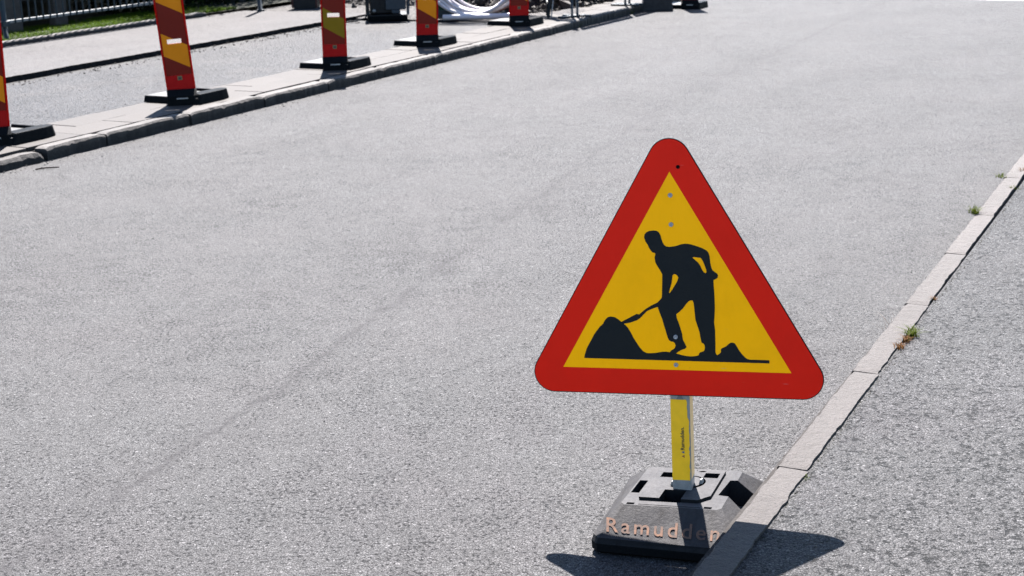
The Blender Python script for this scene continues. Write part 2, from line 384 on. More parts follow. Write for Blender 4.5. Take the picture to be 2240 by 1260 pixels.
def rtri(s, rad, n=10, cz=None):
    """rounded triangle outline: sharp corners of edge s pulled to arcs; centred so that the inner base line is z = 0"""
    pts = []; h = s * math.sqrt(3) / 2; zc = 0.711 * math.sqrt(3) / 2 / 3
    for k in range(3):
        a = R(90 + 120 * k); cr = (s / math.sqrt(3) - 2 * rad); cx, cz_ = cr * math.cos(a), zc + cr * math.sin(a)
        for i in range(n + 1):
            b = a - R(60) + R(120) * i / n; pts.append((cx + rad * math.cos(b), cz_ + rad * math.sin(b)))
    return pts
s_out = 0.711 + 2 * math.sqrt(3) * 0.0825
tri_o = rtri(s_out, 0.064)
mb = MB().prism([(x, z) for x, z in tri_o], 0.0, 0.005, axis='y')
M['alu'] = plain('sign_aluminium', (0.35, 0.36, 0.37), .45, metal=.6, wear=.2)
M['edge'] = plain('dark_sign_edge', (0.004, 0.004, 0.004), .7, spec=.05)
plate = mb.build('plate', M['edge'], sign); plate.location = SL
def flat(name, loops, y, mat, parent, seg=None, off=SL):
    v = [(p[0], y, p[1]) for L in loops for p in L]
    f = geometry.tessellate_polygon([[Vector((p[0], p[1], 0)) for p in L] for L in loops])
    f2 = []
    for t3 in f:
        a, b, c = [Vector(v[i]) for i in t3]
        f2.append(tuple(t3) if (b - a).cross(c - a).y < 0 else tuple(t3)[::-1])
    o = mesh(name, v, f2, mat, parent); o.location = off; return o
inner = [(0, .711 * math.sqrt(3) / 2), (-.3555, 0), (.3555, 0)]
flat('border', [rtri(s_out - .009, .0615), inner], -.0008, M['sign_red'], sign)
flat('face', [inner], -.0006, M['sign_yellow'], sign)
SIL = [[(-0.083,0.416),(-0.0816,0.4246),(-0.0762,0.4313),(-0.0671,0.4356),(-0.0545,0.4371),(-0.0444,0.4364),(-0.0371,0.4313),(-0.0323,0.4219),(-0.0295,0.4102),(-0.0263,0.4004),(-0.0215,0.3918),(-0.015,0.3875),(-0.0052,0.3867),(0.0143,0.3895),(0.028,0.3942),(0.0416,0.3966),(0.0532,0.3959),(0.0685,0.392),(0.0914,0.3843),(0.1066,0.3762),(0.1122,0.3696),(0.1158,0.3579),(0.1173,0.3384),(0.1197,0.3259),(0.123,0.3158),(0.1301,0.31),(0.1377,0.3046),(0.1403,0.2987),(0.1382,0.2925),(0.1324,0.2877),(0.1258,0.2853),(0.1259,0.272),(0.1279,0.2366),(0.1282,0.1971),(0.1265,0.1694),(0.125,0.1535),(0.1276,0.1297),(0.1276,0.0938),(0.1273,0.0598),(0.1291,0.0531),(0.1338,0.0512),(0.1404,0.0561),(0.1444,0.0603),(0.1438,0.0702),(0.1485,0.0735),(0.1602,0.0794),(0.1681,0.0868),(0.174,0.0909),(0.1798,0.0918),(0.1863,0.0892),(0.1911,0.0825),(0.1967,0.0715),(0.2061,0.0578),(0.2155,0.0473),(0.2231,0.0411),(0.2296,0.0393),(0.2899,0.0389),(0.2902,0.029),(-0.2859,0.0308),(-0.2838,0.0412),(-0.2778,0.0599),(-0.2689,0.0765),(-0.2602,0.0911),(-0.2514,0.1076),(-0.2407,0.1221),(-0.2313,0.1337),(-0.2208,0.1429),(-0.2173,0.1503),(-0.2117,0.1585),(-0.2046,0.1643),(-0.1965,0.1664),(-0.1845,0.1646),(-0.1726,0.158),(-0.1629,0.1497),(-0.1132,0.1764),(-0.11,0.1748),(-0.1052,0.1749),(-0.0979,0.1815),(-0.0856,0.1917),(-0.0694,0.202),(-0.0574,0.2082),(-0.0486,0.2123),(-0.0392,0.2216),(-0.0343,0.2284),(-0.0329,0.2384),(-0.0314,0.2742),(-0.0303,0.3011),(-0.0366,0.3137),(-0.0452,0.3275),(-0.0508,0.3393),(-0.0523,0.3531),(-0.0496,0.3649),(-0.0519,0.3681),(-0.0581,0.3688),(-0.0642,0.3755),(-0.0698,0.3853),(-0.0731,0.394),(-0.0791,0.4022)],[(-0.1531,0.1421),(-0.1559,0.1437),(-0.1349,0.1478),(-0.1126,0.1562),(-0.1024,0.1633),(-0.0942,0.1727),(-0.0819,0.1849),(-0.0658,0.1928),(-0.0474,0.1991),(-0.0423,0.1824),(-0.035,0.1625),(-0.0297,0.1425),(-0.0243,0.1225),(-0.0189,0.1025),(-0.0152,0.0946),(-0.0094,0.0907),(-0.0023,0.0896),(0.0023,0.0861),(0.0049,0.0789),(0.0027,0.0708),(-0.0029,0.0658),(-0.0102,0.0616),(-0.0131,0.0563),(-0.0261,0.058),(-0.04,0.0568),(-0.058,0.0531),(-0.078,0.0514),(-0.0879,0.0524),(-0.0977,0.0582),(-0.1074,0.0689),(-0.1169,0.0841),(-0.1264,0.1002),(-0.1339,0.1162),(-0.1434,0.1322)],[(0.0095,0.1773),(0.0187,0.1842),(0.0307,0.1956),(0.0408,0.2096),(0.048,0.2177),(0.0547,0.221),(0.0606,0.221),(0.0635,0.2139),(0.0651,0.2001),(0.0666,0.1802),(0.0681,0.1604),(0.0742,0.1406),(0.0797,0.1227),(0.0824,0.1048),(0.0848,0.0908),(0.0871,0.0877),(0.0917,0.0862),(0.0947,0.0803),(0.0949,0.071),(0.0932,0.065),(0.09,0.0617),(0.0802,0.0582),(0.0766,0.0541),(0.076,0.0493),(0.0674,0.0462),(0.0524,0.0446),(0.0367,0.0458),(0.0211,0.0487),(0.0054,0.0527),(0.0135,0.059),(0.0215,0.064),(0.0334,0.0683),(0.039,0.0741),(0.0338,0.0856),(0.0282,0.0964),(0.0259,0.1156),(0.0213,0.1335),(0.0151,0.1534),(0.0107,0.1653)],[(0.0637,0.3537),(0.0676,0.3557),(0.0888,0.3531),(0.0944,0.3441),(0.0998,0.3305),(0.1045,0.3168),(0.1055,0.3102),(0.1028,0.3059),(0.0974,0.3089),(0.0918,0.3167),(0.0871,0.3285),(0.0807,0.3382),(0.0713,0.3467)],[(0.0009,0.2983),(0.0061,0.3026),(0.0112,0.3015),(0.0165,0.2972),(0.0191,0.2913),(0.0153,0.2806),(0.0071,0.2667),(-0.0031,0.2507),(-0.0092,0.2427),(-0.0111,0.2447),(-0.008,0.2566),(-0.0024,0.2745),(-0.0001,0.2884)]]
pic = flat('pictogram', SIL, -.0016, M['black_print'], sign)
M['rivet'] = plain('rivet_aluminium', (0.42, 0.43, 0.46), .4, metal=.5, wear=.2)
for x, z in ((0.0263, 0.6299), (0.0005, 0.5445), (0.0008, 0.4552), (0.0055, 0.105), (0.0046, 0.0163)):
    r_ = MB()
    n = 12; rr = .0075 if z < .62 else .006
    ring0 = [(x + rr * math.cos(k * math.pi / 6), -.0012, z + rr * math.sin(k * math.pi / 6)) for k in range(n)]
    ring1 = [(x + rr * .8 * math.cos(k * math.pi / 6), -.0042, z + rr * .8 * math.sin(k * math.pi / 6)) for k in range(n)]
    ring2 = [(x + rr * .42 * math.cos(k * math.pi / 6), -.0040, z + rr * .42 * math.sin(k * math.pi / 6)) for k in range(n)]
    ring3 = [(x + rr * .3 * math.cos(k * math.pi / 6), -.0018, z + rr * .3 * math.sin(k * math.pi / 6)) for k in range(n)]
    f = []
    for q in range(3): f += [(q * n + k, q * n + (k + 1) % n, (q + 1) * n + (k + 1) % n, (q + 1) * n + k) for k in range(n)]
    f.append(tuple(3 * n + k for k in range(n)))
    o = mesh('rivet', ring0 + ring1 + ring2 + ring3, f, M['rivet'] if z < .62 else M['edge'], sign); o.location = SL
# post, a square tube with tape in front and a strip painted as its lit side
px = 0.011
M['post'] = plain('post_aluminium', (0.32, 0.34, 0.36), .38, metal=.65, wear=.3, scale=30)
post = MB().box(px - .03, px + .03, .0125, .0725, zb - .05, .60).build('post', M['post'], sign, bevel=.003); post.location = SL
for zc in (.12, .47): 
    o = MB().box(px - .06, px + .06, .0118, .0760, zc, zc + .04).build('clamp', M['galv'], sign, bevel=.003); o.location = SL
def tape(color, worn, seed, edge_side):
    t = NT('post_tape'); t.m.name = 'yellow_post_tape'
    n1 = t.noise(22, 5, .65); s = t.sep(t.co)
    c = t.mix(t.mr(n1, .4, .7, 0, .45), color, tuple(x * .72 for x in color))
    scr = t.noise(60, 5, .8, vec=t.map(scale=(1, 1, .5), loc=(seed, 0, 0)))
    c = t.mix(t.mr(scr, .68, .73, 0, .85), c, (0.03, 0.025, 0.02))
    if edge_side:      # worn through along the right arris
        e = t.math('ADD', t.mr(s[0], px + .012, px + .03, 0, .27), t.noise(38, 4, .7, vec=t.map(scale=(1, 1, .6))))
        c = t.mix(t.mr(e, .82, .86), c, (0.30, 0.31, 0.32))
        c = t.mix(t.mr(e, .80, .83, 0, .8), c, (0.05, 0.045, 0.05))
        c = t.mix(t.mr(e, .85, .87, 0, .9), c, (0.34, 0.35, 0.36))
    return t.done(c, .38, t.bump(scr, .0006, 1), spec=.15)
M['tape'] = tape((0.78, 0.42, 0.015), 0, 0, True)
M['lit_side'] = plain('painted_lit_side', (1.0, 0.62, 0.26), .45, wear=.3, scale=26, dirtcol=(0.6, .38, .14))  # pale warm colour paints the bounced light on the post's side
zt0, zt1 = -.362, -.098
rt = random.Random(3); lf = []
for i in range(16): lf.append((px - .0295 - rt.uniform(0, .0006), zt0 + (zt1 - zt0) * i / 15))
rtp = []
for i in range(24):
    z = zt1 - (zt1 - zt0) * i / 23; xx = px + .0272 + rt.uniform(-.0012, .0008)
    if i in (1, 2, 3, 4, 5): xx = px + .0225 - .0015 * (i == 2)
    if i == 0: xx = px + .020
    if i in (14, 19): xx -= .003
    rtp.append((xx, z))
flat('sticker', [lf[:1] + lf[1:] + rtp], .0117, M['tape'], sign)
o = MB().box(px + .0300, px + .0308, .0165, .0690, zt0 + .004, zt1 + .05).build('lit_side_strip', M['lit_side'], sign); o.location = SL
def text_mesh(name, body, size, mat, parent, mtx, space=1.0, shear=0.0, bold=0.0, width=None, simplify=True):
    cu = bpy.data.curves.new(name, 'FONT'); cu.body = body; cu.size = size; cu.space_character = space
    cu.shear = shear; cu.offset = bold; cu.resolution_u = 4
    tmp = bpy.data.objects.new('tmp', cu); col.objects.link(tmp)
    bpy.context.view_layer.update()
    me = bpy.data.meshes.new_from_object(tmp.evaluated_get(bpy.context.evaluated_depsgraph_get()))
    bpy.data.objects.remove(tmp); bpy.data.curves.remove(cu)
    if width:
        xs = [v.co.x for v in me.vertices]; k = width / (max(xs) - min(xs)); x0 = min(xs)
        for v in me.vertices: v.co.x = (v.co.x - x0) * k
    me.transform(mtx); me.materials.clear(); me.materials.append(mat)
    o = bpy.data.objects.new(name, me); link(o, parent); return o
M['ink'] = plain('dark_ink', (0.045, 0.045, 0.04), .5)
M['ink_blue'] = plain('blue_ink', (0.02, 0.10, 0.25), .5)
M['ink_orange'] = plain('orange_ink', (0.42, 0.13, 0.04), .5)
Mt = Matrix(((0, -1, 0, 0), (0, 0, -1, 0), (1, 0, 0, 0), (0, 0, 0, 1)))      # text runs upwards on the post's front
o = text_mesh('lettering', 'Ramudden.', .0165, M['ink'], sign, Matrix.Translation((px + .0105, .0108, -.2625)) @ Mt, width=.0755, bold=.0003); o.location = SL
flat('logo_triangle', [[(px + .0100, -.2655), (px + .0005, -.2695), (px + .0100, -.2735)][::-1]], .0108, M['ink_blue'], sign)
flat('logo_triangle', [[(px + .0105, -.2785), (px + .0010, -.2825), (px + .0105, -.2880)][::-1]], .0108, M['ink_orange'], sign)
flat('bracket_tab', [[(px - .011, -.098), (px + .012, -.098), (px + .004, -.0815), (px - .003, -.0815)]], .0105, M['rail'], sign)

# ------------------------------------------------------------------ foot plate
M['foot'] = None
t = NT('weathered_recycled_plastic'); n1 = t.noise(9, 5, .65); n2 = t.noise(85, 4, .7); sp = t.sep(t.co)
c = t.mix(t.mr(n1, .35, .7), (0.026, 0.0255, 0.027), (0.042, 0.041, 0.041))
streak = t.noise(40, 4, .7, vec=t.map(scale=(1, .25, .25)))
c = t.mix(t.mr(streak, .48, .68, 0, .6), c, (0.019, 0.018, 0.0175))
c = t.mix(t.mr(n2, .62, .72, 0, .7), c, (0.068, 0.064, 0.062))
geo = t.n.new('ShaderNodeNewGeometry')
upz = t.sep(geo.outputs['Normal'])[2]  # colour follows facing: shade painted on steep faces, paler tone on top
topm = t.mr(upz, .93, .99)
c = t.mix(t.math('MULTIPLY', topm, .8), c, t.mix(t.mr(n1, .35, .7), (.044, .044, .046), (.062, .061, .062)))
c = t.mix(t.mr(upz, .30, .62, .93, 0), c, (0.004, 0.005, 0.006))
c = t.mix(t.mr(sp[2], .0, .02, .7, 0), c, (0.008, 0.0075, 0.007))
c = t.mix(1.0, c, (.70, .685, .675), 'MULTIPLY')
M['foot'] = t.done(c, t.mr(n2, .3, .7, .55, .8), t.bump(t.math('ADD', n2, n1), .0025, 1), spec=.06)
foot = empty('sign_foot', (0.527, 4.163, 0), R(-16.7), label='square grey recycled plastic foot block holding the roadworks sign post against the kerb', cat='foot block')
prof = [(.236, 0.0), (.248, .012), (.249, .038), (.243, .055), (.158, .117), (.153, .121)]
v = []; f = []; N = 0
def ringpts(h, cut):
    return [(-h + cut, -h), (h - cut, -h), (h, -h + cut), (h, h - cut), (h - cut, h), (-h + cut, h), (-h, h - cut), (-h, -h + cut)]
for h, z in prof: v += [(x, y, z) for x, y in ringpts(h, .022 if z < .1 else .012)]
for k in range(len(prof) - 1): f += [(k * 8 + j, k * 8 + (j + 1) % 8, (k + 1) * 8 + (j + 1) % 8, (k + 1) * 8 + j) for j in range(8)]
f += [tuple(range(7, -1, -1)), tuple((len(prof) - 1) * 8 + j for j in range(8))]
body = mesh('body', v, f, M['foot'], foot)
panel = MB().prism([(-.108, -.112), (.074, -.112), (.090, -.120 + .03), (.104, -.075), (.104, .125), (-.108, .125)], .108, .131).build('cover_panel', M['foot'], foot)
cut = MB()
cut.box(-.045, .022, -.118, -.045, .03, .2)      # front socket
cut.box(-.088, -.045, .052, .092, .03, .2)
cut.box(.046, .092, .062, .100, .03, .2)
cut.box(-.148, -.122, -.060, .040, .03, .2)      # long slot on the left
cut.box(-.136, -.112, -.150, -.136, .10, .2)
cut.box(.100, .124, -.150, -.136, .10, .2)
cut.prism([(.012 + .052 * math.cos(k * math.pi / 10), .022 + .052 * math.sin(k * math.pi / 10)) for k in range(20)], .06, .2)
cut.prism([(.030 + .018 * math.cos(k * math.pi / 6), .122 + .018 * math.sin(k * math.pi / 6)) for k in range(12)], .06, .2)
cut.prism([(.120, -.045), (.30, -.075), (.30, .098), (.130, .072)], .045, .2)      # carrying recess on the right
cut.box(-.10, .09, -.1475, -.1435, .114, .2)
# voids that do not overlap one another are cut one by one
cutter = mesh('cutter', cut.v, cut.f, None)
bb = bmesh.new(); bb.from_mesh(cutter.data); bmesh.ops.recalc_face_normals(bb, faces=bb.faces); bb.to_mesh(cutter.data); bb.free()
cutter.parent = foot
for tgt in (body, panel):
    bt = bmesh.new(); bt.from_mesh(tgt.data); bmesh.ops.recalc_face_normals(bt, faces=bt.faces); bt.to_mesh(tgt.data); bt.free()
    md = tgt.modifiers.new('cut', 'BOOLEAN'); md.object = cutter; md.solver = 'EXACT'; md.operation = 'DIFFERENCE'; md.use_self = True
bpy.context.view_layer.update(); dg = bpy.context.evaluated_depsgraph_get()
for tgt in (body, panel):
    me = bpy.data.meshes.new_from_object(tgt.evaluated_get(dg)); tgt.modifiers.clear(); tgt.data = me
    if not me.materials: me.materials.append(M['foot'])
bpy.data.objects.remove(cutter)
def foot_warp(p):
    z = max(0.0, min(.121, p[2]))
    for k in range(len(prof) - 1):
        if z <= prof[k + 1][1]: break
    h = prof[k][0] + (prof[k + 1][0] - prof[k][0]) * min(1, (z - prof[k][1]) / (prof[k + 1][1] - prof[k][1]))
    q = (h - .153) / (.249 - .153)
    Q = [(a[0] * (1 - q) + c_[0] * q, a[1] * (1 - q) + c_[1] * q) for a, c_ in zip([(-.169, -.167), (.139, -.142), (.168, .170), (-.137, .136)], [(-.239, -.286), (.238, -.278), (.262, .250), (-.214, .214)])]
    s, t_ = (p[0] / h + 1) / 2, (p[1] / h + 1) / 2
    x = (Q[0][0] * (1 - s) + Q[1][0] * s) * (1 - t_) + (Q[3][0] * (1 - s) + Q[2][0] * s) * t_
    y = (Q[0][1] * (1 - s) + Q[1][1] * s) * (1 - t_) + (Q[3][1] * (1 - s) + Q[2][1] * s) * t_
    return x, y
# socket lining, two bright clips and the carrying handle
M['socket'] = plain('socket_lining', (0.09, 0.09, 0.095), .6)
k = MB().prism([(.012 + .0425 * math.cos(j * math.pi / 8), .022 + .0425 * math.sin(j * math.pi / 8)) for j in range(16)], .06, .1325)
k.build('socket_plug', M['foot'], foot)
MB().box(-.036, -.0235, -.018, -.001, .1335, .146, tap=.003).build('clip', M['rail'], foot)
MB().box(.047, .058, .006, .028, .1335, .146, tap=.003).build('clip', M['rail'], foot)
MB().tube([(.205, -.085, .060), (.212, -.05, .064), (.214, 0, .066), (.214, .06, .066), (.208, .10, .062)], .016, 12).build('handle', M['foot'], foot, smooth=True)
tt = NT('faded_orange_stencil'); nn = tt.noise(38, 5, .75); bs = (.11, .062, .041)
cc = tt.mix(tt.mr(nn, .36, .58, 0.0, .66), bs, (.036, .0345, .034))
M['orange_paint'] = tt.done(cc, .7, tt.bump(nn, .0004, 1), spec=.03)
sl_a = math.atan2(.062, .085)
Mx = Matrix.Translation((-.195, -.228, .0676 + .0009)) @ Matrix.Rotation(sl_a, 4, 'X')
text_mesh('lettering', 'Ramudden', .064, M['orange_paint'], foot, Mx, width=.355, space=1.25, bold=.0006)
for ch in foot.children:                               # corners skewed to fit, front base drawn forward to close a gap in the shadow
    for vtx in ch.data.vertices:
        vtx.co.x, vtx.co.y = foot_warp(vtx.co)

# ------------------------------------------------------------------ marker boards
def tl(name, color, amt, rough=.35, col2=None):
    t = NT(name); n1 = t.noise(14, 4, .6)
    c = t.mix(t.mr(n1, .4, .7, 0, .3), color, tuple(x * .7 for x in color))
    c = t.mix(1.0, c, (.69, .69, .69), 'MULTIPLY')
    t.done(c, rough, spec=.1)
    tr = t.n.new('ShaderNodeBsdfTranslucent'); t._set(tr.inputs[0], c)
    mx = t.n.new('ShaderNodeMixShader'); mx.inputs[0].default_value = amt
    t.t.links.new(t.b.outputs[0], mx.inputs[1]); t.t.links.new(tr.outputs[0], mx.inputs[2]); t.t.links.new(mx.outputs[0], t.out.inputs[0]); return t.m
M['board_red'] = tl('red_board_plastic', (0.30, 0.004, 0.003), .35)
def stripes(name, yel):
    t = NT(name); s = t.sep(t.co)
    # stripes fall to the right at about 30 degrees
    q = t.math('ADD', s[2], t.math('MULTIPLY', s[0], .56))
    fr = t.math('FRACT', t.math('DIVIDE', t.math('SUBTRACT', q, .262), .48))
    mk = t.math('LESS_THAN', fr, .42)
    n1 = t.noise(9, 5, .6); cell = t.voro(95, 'DISTANCE_TO_EDGE')
    y = t.mix(t.mr(n1, .4, .7, 0, .35), yel, tuple(x * .75 for x in yel))
    r_ = t.mix(t.mr(n1, .4, .7, 0, .35), (0.16, 0.009, 0.003), (0.12, 0.008, 0.003))
    c = t.mix(mk, r_, y)
    c = t.mix(t.mr(t.noise(40, 4, .75), .68, .74, 0, .5), c, (.05, .03, .02))
    c = t.mix(1.0, c, (.69, .69, .69), 'MULTIPLY')
    return t.done(c, .4, t.bump(n1, .002, .5), spec=.1)
M['stripe_orange'] = stripes('orange_red_reflective_stripes', (0.72, 0.22, 0.001))
M['stripe_yellow'] = stripes('yellow_red_reflective_stripes', (0.21, 0.125, 0.001))
M['rim_red'] = tl('bright_red_rim', (0.55, 0.008, 0.003), .6)
M['base_red'] = plain('red_base_plastic', (0.38, 0.0008, 0.0012), .45, wear=.12, spec=.1)
M['sticker'] = plain('gold_sticker', (0.16, 0.12, 0.05), .4)
M['sheen_rubber'] = plain('sheen_rubber', (0.022, 0.022, 0.023), .6, wear=.3, scale=20, bump=.002, spec=.2, dirtcol=(.01, .01, .01))  # light grey paints the glare on top of the black rubber
def marker_board(loc, rz, lean, pitch, fz, mat, label, foot_label):
    root = empty('marker_board', loc, rz, label=label, cat='marker board', group='red and yellow striped marker boards along the far kerb')
    ft = root
    # centre block, sloping to the front, with a slot in it
    mb = MB().prism([(-.11, 0), (-.11, .085), (-.055, .135), (.05, .135), (.10, .06), (.10, 0)], -.132, .132, axis='x')
    ft = mb.build('foot', M['black_rubber'], root, bevel=.006)
    MB().box(-.050, .050, -.1125, -.1105, .058, .070).build('lifting_slot', M['galv'], ft)
    ca, sa = math.cos(-rz), math.sin(-rz)
    du = Vector((DU.x * ca - DU.y * sa, DU.x * sa + DU.y * ca, 0)); nv = Vector((du.y, -du.x, 0)); A = Vector((.125, -.150, 0))
    P_ = [A, A + du * .46, A + du * .50 - nv * .08, A + du * .50 - nv * .54, A + du * .46 - nv * .60, A - nv * .62]
    MB().prism([(p.x, p.y) for p in P_], 0.0, .060, tap=.97).build('base_slab', M['black_rubber'], ft, bevel=.006)
    cx_ = sum((p for p in P_), Vector()) / len(P_); T_ = [cx_ + (p - cx_) * .94 for p in P_]
    MB().prism([(p.x, p.y) for p in T_], 0.0585, .0625).build('sheen_sheet', M['sheen_rubber'], ft)
    B_ = [A + nv * .015, A + nv * .02 + du * .36, A + nv * .005 + du * .45, A - nv * .03 + du * .50, A - nv * .09 + du * .49, A - nv * .13 + du * .40, A - nv * .14 + du * .02]
    MB().prism([(p.x, p.y) for p in B_], 0.0, .094, tap=.86).build('side_flank', M['black_rubber'], ft, bevel=.012)
    MB().tube([A - nv * .40 + du * .40 + Vector((0, 0, .045)), A - nv * .40 + du * .40 + Vector((0, 0, .075)), A - nv * .16 + du * .40 + Vector((0, 0, .075))], .013, 6).build('carrying_bar', M['black_rubber'], ft)
    MB().box(-.33, -.13, -.006, .01, .040, .056, Matrix.Translation((-.03, .02, 0)) @ Matrix.Rotation(math.atan2(-nv.y, -nv.x) + math.pi, 4, 'Z')).build('rib', M['black_rubber'], ft)
    H = 1.02; hz0, hz1, hx = .425, .465, .062
    def plates(mb, x0, x1, z0, z1, y0, y1):
        mb.box(x0, x1, y0, y1, z0, hz0); mb.box(x0, x1, y0, y1, hz1, z1); mb.box(x0, -hx, y0, y1, hz0, hz1); mb.box(hx, x1, y0, y1, hz0, hz1); return mb
    bd = plates(MB(), -.115, .115, 0.0, H, -.006, .010).build('board', M['board_red'], root)
    bd.location = (0, 0, .118); bd.rotation_euler = (pitch, lean, 0)
    for s in (-1, 1): MB().box(*sorted((s * .115, s * .128)), -.016, .024, 0.0, H).build('rim', M['rim_red'], bd, bevel=.003)
    MB().box(-.128, .128, -.016, .024, H, H + .013).build('rim', M['rim_red'], bd, bevel=.003)
    plates(MB(), -.108, .108, .145, H - .008, -.0085, -.0062).build('striped_film', mat, bd)
    MB().box(-.1145, .1145, -.0115, -.0062, 0.0, .143).build('base_panel', M['base_red'], bd)
    st = MB().box(-.02, .022, -.0127, -.0117, .098, .136).build('sticker', M['sticker'], bd)
    MB().box(-.012, .014, -.0135, -.0129, .104, .124).build('sticker_mark', M['ink'], bd)
    MB().box(-.10, .10, -.02, .028, -.10, 0.0).build('tongue', M['black_rubber'], bd)
    return bd
def face(p, extra=0.0): return math.atan2(-p[0], p[1]) * 1.0 + extra    # turned towards the street end where the camera stands
boards = [
 ((-3.996, 10.98, .10), .0, R(1.8), 'stripe_orange', 'striped marker board cut by the left edge of the photo, nearest of the row', 'black rubber foot of the marker board at the left edge, on the broken kerb end'),
 ((-2.935, 12.86, .10), .0, R(-3.4), 'stripe_orange', 'leaning orange and red marker board in front of the end of the railing', 'black rubber foot of the leaning marker board, second from the left'),
 ((-1.790, 15.02, .10), .0, R(1.0), 'stripe_yellow', 'marker board with olive yellow instead of orange stripes', 'black rubber foot of the olive yellow striped marker board'),
 ((-0.918, 16.93, .10), .0, R(1.8), 'stripe_orange', 'upright orange and red marker board beside the green crate and white pipe coil', 'black rubber foot of the marker board beside the green crate'),
 ((0.190, 19.05, .10), .0, R(1.2), 'stripe_orange', 'marker board between the white pipe coil and the rubble heap', 'black rubber foot of the marker board between pipe coil and rubble'),
 ((2.815, 21.93, .0), .0, R(0.5), 'stripe_orange', 'farthest marker board, standing out on the road beside a concrete block', 'black rubber foot standing on the road, farthest of the marker feet')]
for p, e, ln, mt, lb, fl in boards:
    marker_board(p, face(p), ln, R(-1.0), 0.0, M[mt], lb, fl)

# ------------------------------------------------------------------ railing along the grass
M['bar'] = plain('blue_grey_bar_paint', (0.016, 0.026, 0.032), .5, metal=.0, spec=.2, wear=.2)
fr = W(5.66, -5.74, .18); fence = empty('railing', fr, ROADROT, label='pale steel railing with thin vertical bars at the top left, behind the grass', cat='railing')
FL = 3.05
for x in (0.0, FL):
    MB().tube([(x, 0, -.05), (x, 0, 1.15)], .032, 12).build('post', M['bar'], fence, smooth=True)
MB().box(.03, FL - .03, -.026, .026, .205, .240).build('rail', M['rail'], fence, bevel=.003)
MB().box(.03, FL - .03, -.026, .026, 1.08, 1.12).build('rail', M['rail'], fence, bevel=.003)
b0 = MB().tube([(0, 0, .2), (0, 0, 1.09)], .0115, 8).build('bar', M['bar'], fence); b0.location = (.15, -.0385, 0)
kx = .27
while kx < FL - .06:
    share('bar', b0, fence, (kx, -.0385, 0)); kx += .121
MB().box(-.075, .045, -.05, .02, .17, .235).build('bracket', M['bar'], fence, bevel=.004)
pl = empty('steel_pole', W(10.11, -5.10, .14), 0, label='slanting blue-grey steel pole standing alone between the grass and the dark red box', cat='pole')
MB().tube([(0, 0, -.05), (-.10, -.02, 1.3)], .035, 12).build('pole', M['galv_dull'], pl, smooth=True)
MB().tube([(0, 0, 0), (0, 0, .03)], .06, 12).build('foot_flange', M['galv_dull'], pl)

# deck added as cover to keep the ground beneath it dark, over the pillars
M['pillar'] = plain('old_concrete', (0.05, 0.045, 0.042), .85, wear=.35, scale=6, bump=.004)
M['board'] = plain('dark_stained_board', (0.008, 0.007, 0.006), .7, wear=.3)
dk = empty('shade_deck', W(6.0, -7.18, .15), ROADROT, label='unseen dark deck added for shade over the broad concrete pillars behind the railing', cat='deck')
inv = Matrix.Rotation(-ROADROT, 4, 'Z') @ Matrix.Translation(-W(6.0, -7.18, .15))
y_front = 0.78
for x in np.arange(-8, 8.3, .145):
    MB().box(x, x + .138, -y_front, 5.0, .62, .66).build('deck_board', M['board'], dk) if x < -7.9 else None
db = [c for c in dk.children if c.name.startswith('deck_board')][0]
db.location = (0, 0, 0)
for k in range(1, 112): share('deck_board', db, dk, (k * .145, 0, 0))
MB().box(-8, 8.2, -y_front, .05 - y_front, .42, .61).build('edge_beam', M['board'], dk)
MB().box(-8, 8.2, 5.0, 5.05, -.1, 2.6).build('back_wall', M['board'], dk)
for (x, w) in ((.12, .47), (1.18, .20), (1.40, .06), (-1.6, .35), (3.4, .3), (5.2, .3)):
    MB().box(x, x + w, -.80 if w > .1 else -.76, -.74 + w * .3, -.05, .61 if w > .1 else .5).build('pillar', M['pillar'], dk, bevel=.012)
for k in range(-6, 7):
    if abs(k) % 2: MB().box(k - .05, k + .05, -.7, 5.0, .45, .61).build('joist', M['board'], dk)

# grass strip and tufts
def blade_mat(name, a, b):
    t = NT(name); n = t.noise(3.0, 3); oi = t.sep(t.voro(40, out='Color'))[0]
    c = t.mix(t.mr(oi, 0, 1), a, b); c = t.mix(1.0, c, (.69, .69, .69), 'MULTIPLY'); t.done(c, .6, spec=.04)
    tr = t.n.new('ShaderNodeBsdfTranslucent'); t._set(tr.inputs[0], c)
    mx = t.n.new('ShaderNodeMixShader'); mx.inputs[0].default_value = .4
    t.t.links.new(t.b.outputs[0], mx.inputs[1]); t.t.links.new(tr.outputs[0], mx.inputs[2]); t.t.links.new(mx.outputs[0], t.out.inputs[0]); return t.m
M['grass'] = blade_mat('grass_blades', (0.065, 0.105, 0.006), (0.035, 0.070, 0.005))
M['weed'] = blade_mat('weed_blades', (0.055, 0.072, 0.006), (0.035, 0.05, 0.005))
M['weed_dry'] = blade_mat('dry_blades', (0.12, 0.055, 0.02), (0.08, 0.045, 0.018))
